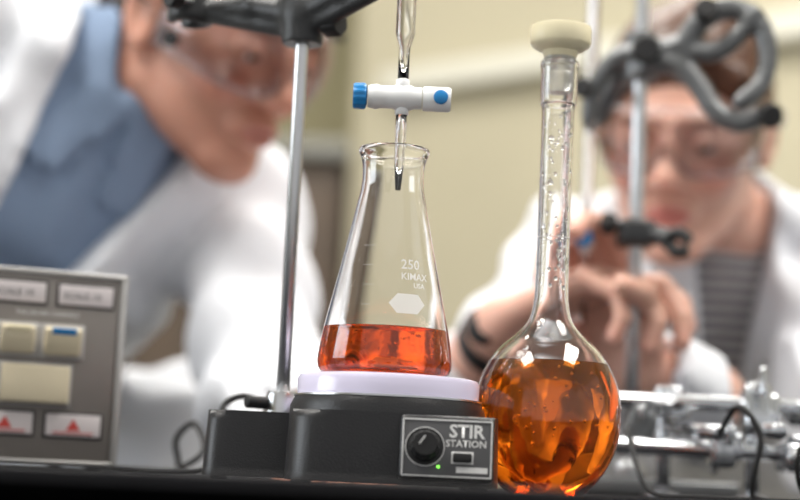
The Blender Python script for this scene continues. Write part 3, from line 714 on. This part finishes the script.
def person(name,RS,LS,PV,T,elR,wrR,elL,wrL,handR,handL,skin,hairmat,shirt,female,vw,vl,feet,sleeve=(.9,.9),vents=False,neck_off=(0,.055,.01)):
    RS,LS,PV=A3(RS),A3(LS),A3(PV); o=(RS+LS)/2; s=(LS-RS)/np.linalg.norm(LS-RS); up=o-PV; up=up-s*(up@s); up/=np.linalg.norm(up); fr_=np.cross(s,up)
    R=np.stack([s,up,fr_],1); k=.86 if female else 1.0
    L=lambda a,b,c: o+s*a+up*b+fr_*c
    neck=L(*neck_off); 
    headc=A3(T.translation); nd=headc-neck; nd/=np.linalg.norm(nd)
    def core(P,g=0):
        f=ell(P,L(0,-.15,.012),(.172*k+g,.20+g,.112*k+g),R)
        f=smin(f,rc(P,RS,LS,.052*k+g,.052*k+g),.05)
        f=smin(f,rc(P,L(0,.0,-.005),neck,.07*k+g,.052*k+g),.05)
        if female:
            for q in (1,-1): f=smin(f,ell(P,L(q*.075,-.17,.085),(.062+g,.065+g,.055+g),R),.03)
        f=smin(f,ell(P,PV+up*.14,(.135*k+g,.15+g,.10*k+g),R),.06)
        f=smin(f,ell(P,PV,(.165*(.96 if female else 1)+g,.13+g,.125+g),R),.06)
        return f
    wr2R=A3(elR)+(A3(wrR)-A3(elR))*sleeve[0]; wr2L=A3(elL)+(A3(wrL)-A3(elL))*sleeve[1]
    def wrinkle(P): return .0050*np.sin(P@A3((38,21,62))+2.2*np.sin(P@A3((17,-24,11))))+.0035*np.sin(P@A3((-55,40,31))+1.7*np.sin(P@A3((12,29,-20))))
    def coat(P):
        f=core(P,.014)
        for S_,E_,Wr in ((RS,A3(elR),wr2R),(LS,A3(elL),wr2L)):
            a=rc(P,S_,E_,.066*k,.056*k); b=rc(P,E_,Wr,.056*k,.043*k); a=smin(a,b,.02)
            f=smin(f,a,.03)
        f=smin(f,rc(P,PV,A3((PV[0],PV[1]+.02,-.42)),.165*k,.20*k),.06)
        f=f+wrinkle(P)
        q=P-o; a=q@s; b=q@up; c=q@fr_
        wv=vw*np.clip((b+vl)/(vl+.05),0,1.15); e=np.abs(a)-wv
        lap=np.maximum.reduce([f-.008,-e-.002,e-.045*np.clip((b+vl)/.12,0,1),-c,-(b+vl)])
        f=np.minimum(f,lap*.9)
        f=smax(f,np.minimum(-e,c+.02)*.9,.003)
        nk=rc(P,L(0,.03,.012),neck+nd*.15,.060*k+(.003 if female else .012),.075*k+(.003 if female else .012)); f=smax(f,-nk,.006)
        f=f+.003*np.exp(-((a-.012)/.004)**2)*(c>0)*(b<-vl)
        for Wr,E_ in ((wr2R,A3(elR)),(wr2L,A3(elL))):
            d=(Wr-E_)/np.linalg.norm(Wr-E_); rel=P-Wr; al=rel@d; rad=np.linalg.norm(rel-al[:,None]*d,axis=1)
            f=np.maximum(f,-np.maximum(rad-.034*k,-(al+.05)))
            f=np.maximum(f,np.where(rad<.09,al,-1))
        return f
    pts=np.stack([RS,LS,PV,A3(elR),A3(elL),wr2R,wr2L,A3((PV[0],PV[1],-.52))]); lo=pts.min(0)-A3((.2,.2,.1));hi=pts.max(0)+A3((.2,.22,.16))
    parts=[sdfobj('lab_coat',coat,lo,hi,.0078,'coat')]
    def shirtf(P):
        f=core(P,.001)+wrinkle(P)*.6
        rel=P-neck; al=rel@nd; rad=np.linalg.norm(rel-al[:,None]*nd,axis=1)
        if not female:
            q=(P-o); a=q@s; c=q@fr_; b=q@up
            ring=np.maximum(np.abs(rad-(.068+.18*np.abs(al-.02)))-.0050,np.abs(al-.008)-.028)
            ring=np.where(c>0,np.maximum(ring,.012+np.maximum(al+.01,0)*.8-np.abs(a)),ring)
            leaf=np.maximum.reduce([f-.009,np.abs(np.abs(a)-.045-(.03+b)*-.25)-.022,-c,b-.06,-(b+.035)])
            f=np.minimum(f,leaf*.9)
            f=smin(f,ring,.003)
            f=f-.0030*(np.abs(a)<.014)*(c>.03)
        return f
    sp=np.stack([RS,LS,PV]); lo=sp.min(0)-.2;hi=sp.max(0)+.2
    parts.append(sdfobj('shirt',shirtf,lo,hi,.0065,shirt))
    parts+=head_parts(T,neck,skin,hairmat,female,vents)
    parts+=hand_parts(*handR,skin); parts+=hand_parts(*handL,skin)
    fl_,fr2=A3(feet[0]),A3(feet[1])
    def tro(P):
        f=ell(P,PV,(.155,.115,.115),R)
        for ft,sg in ((fr2,-1),(fl_,1)):
            hip=PV+s*(.085*sg)-up*.05; kn=(hip+ft)/2+A3((0,-.05,.02)); an=ft+A3((0,0,.09))
            f=smin(f,rc(P,hip,kn,.085,.060),.03); f=smin(f,rc(P,kn,an,.060,.048),.02)
        return f
    tp_=np.stack([PV,fl_,fr2]); parts.append(sdfobj('trousers',tro,tp_.min(0)-A3((.2,.2,.02)),tp_.max(0)+.2,.011,'trous'))
    for i,ft in enumerate((fl_,fr2)):
        def sh(P,ft=ft):
            f=rc(P,ft+A3((0,.04,.038)),ft+A3((0,-.14,.030)),.040,.032); f=smin(f,rc(P,ft+A3((0,.02,.05)),ft+A3((0,.02,.10)),.042,.042),.02); return np.maximum(f,-(P[:,2]-ft[2]))
        parts.append(sdfobj(f'shoe_{i+1}',sh,ft-A3((.07,.22,.01)),ft+A3((.07,.12,.17)),.006,'shoe'))
    return group(name,(PV[0],PV[1],FZ),parts),parts

def HT(loc,yaw,pitch,roll,sc=1.0):
    return Matrix.Translation(loc)@Matrix.Rotation(math.radians(yaw),4,'Z')@Matrix.Rotation(math.radians(pitch),4,'X')@Matrix.Rotation(math.radians(roll),4,'Y')@Matrix.Scale(sc,4)
Tm=HT((-.178,1.62,.408),50,26,0,1.04)
person('man_in_lab_coat',(-.42,1.60,.415),(-.165,1.765,.265),(-.335,2.02,-.12),Tm,
    (-.52,1.46,.15),(-.42,1.36,.045),(-.115,1.63,.075),(-.060,1.42,.035),
    ((-.42,1.36,.045),(-.52,1.46,.15),(.6,-.5,-.25),(0,0,-1),-1,[(12,20,10)]*4),
    ((-.060,1.42,.035),(-.115,1.63,.075),(.1,-1,-.15),(0,0,-1),1,[(12,20,10)]*4),
    (.60,.30,.215),'hairm','shirtb',False,.074,.33,((-.24,2.08,FZ),(-.44,2.05,FZ)),vents=True)
Tw=HT((.268,1.70,.352),-18,21,3,1.0)
_,wp=person('woman_in_lab_coat',(.185,1.84,.245),(.47,1.83,.255),(.36,2.22,-.05),Tw,
    (.050,1.63,.070),(.092,1.505,.142),(.375,1.60,.055),(.205,1.515,.108),
    ((.092,1.505,.142),(.050,1.63,.070),(.75,-.30,.35),(.3,-.2,-1),1,[(20,45,30),(30,50,30),(38,55,35),(45,55,35)],),
    ((.205,1.515,.108),(.375,1.60,.055),(-.40,-.15,.85),(-.6,-.75,-.2),1,[(20,50,30),(30,52,32),(38,55,35),(45,55,35)]),
    (.70,.41,.32),'hairw','stripe',True,.034,.22,((.46,2.25,FZ),(.27,2.25,FZ)),sleeve=(.62,.93))
wd=(A3((.092,1.505,.142))-A3((.050,1.63,.070))); wd/=np.linalg.norm(wd); wc=A3((.092,1.505,.142))-wd*.030
w1=lathe('watch_strap',[(.0285,-.008),(.0310,-.008),(.0312,.008),(.0287,.008),(.0285,-.008)],wc,'rubber',axis=tuple(wd))
w2=cyl('watch_case',wc+A3((-.01,-.028,.006)),wc+A3((-.012,-.036,.008)),.014,'rubber')
for w_ in (w1,w2):
    w_.parent=bpy.data.objects['woman_in_lab_coat']; w_.location=(-.36,-2.22,-FZ)

# ================================================================== CAMERA
cam=bpy.data.cameras.new('camera'); co=bpy.data.objects.new('camera',cam); COL.objects.link(co)
co.location=(0,0,BT+.003)
co.rotation_euler=(Matrix.Rotation(math.radians(97.4),3,'X')@Matrix.Rotation(math.radians(2.7),3,'Z')).to_euler()
cam.lens=81; cam.sensor_width=36; cam.clip_start=.02
cam.dof.use_dof=True; cam.dof.focus_distance=1.065; cam.dof.aperture_fstop=3.3
scene.camera=co
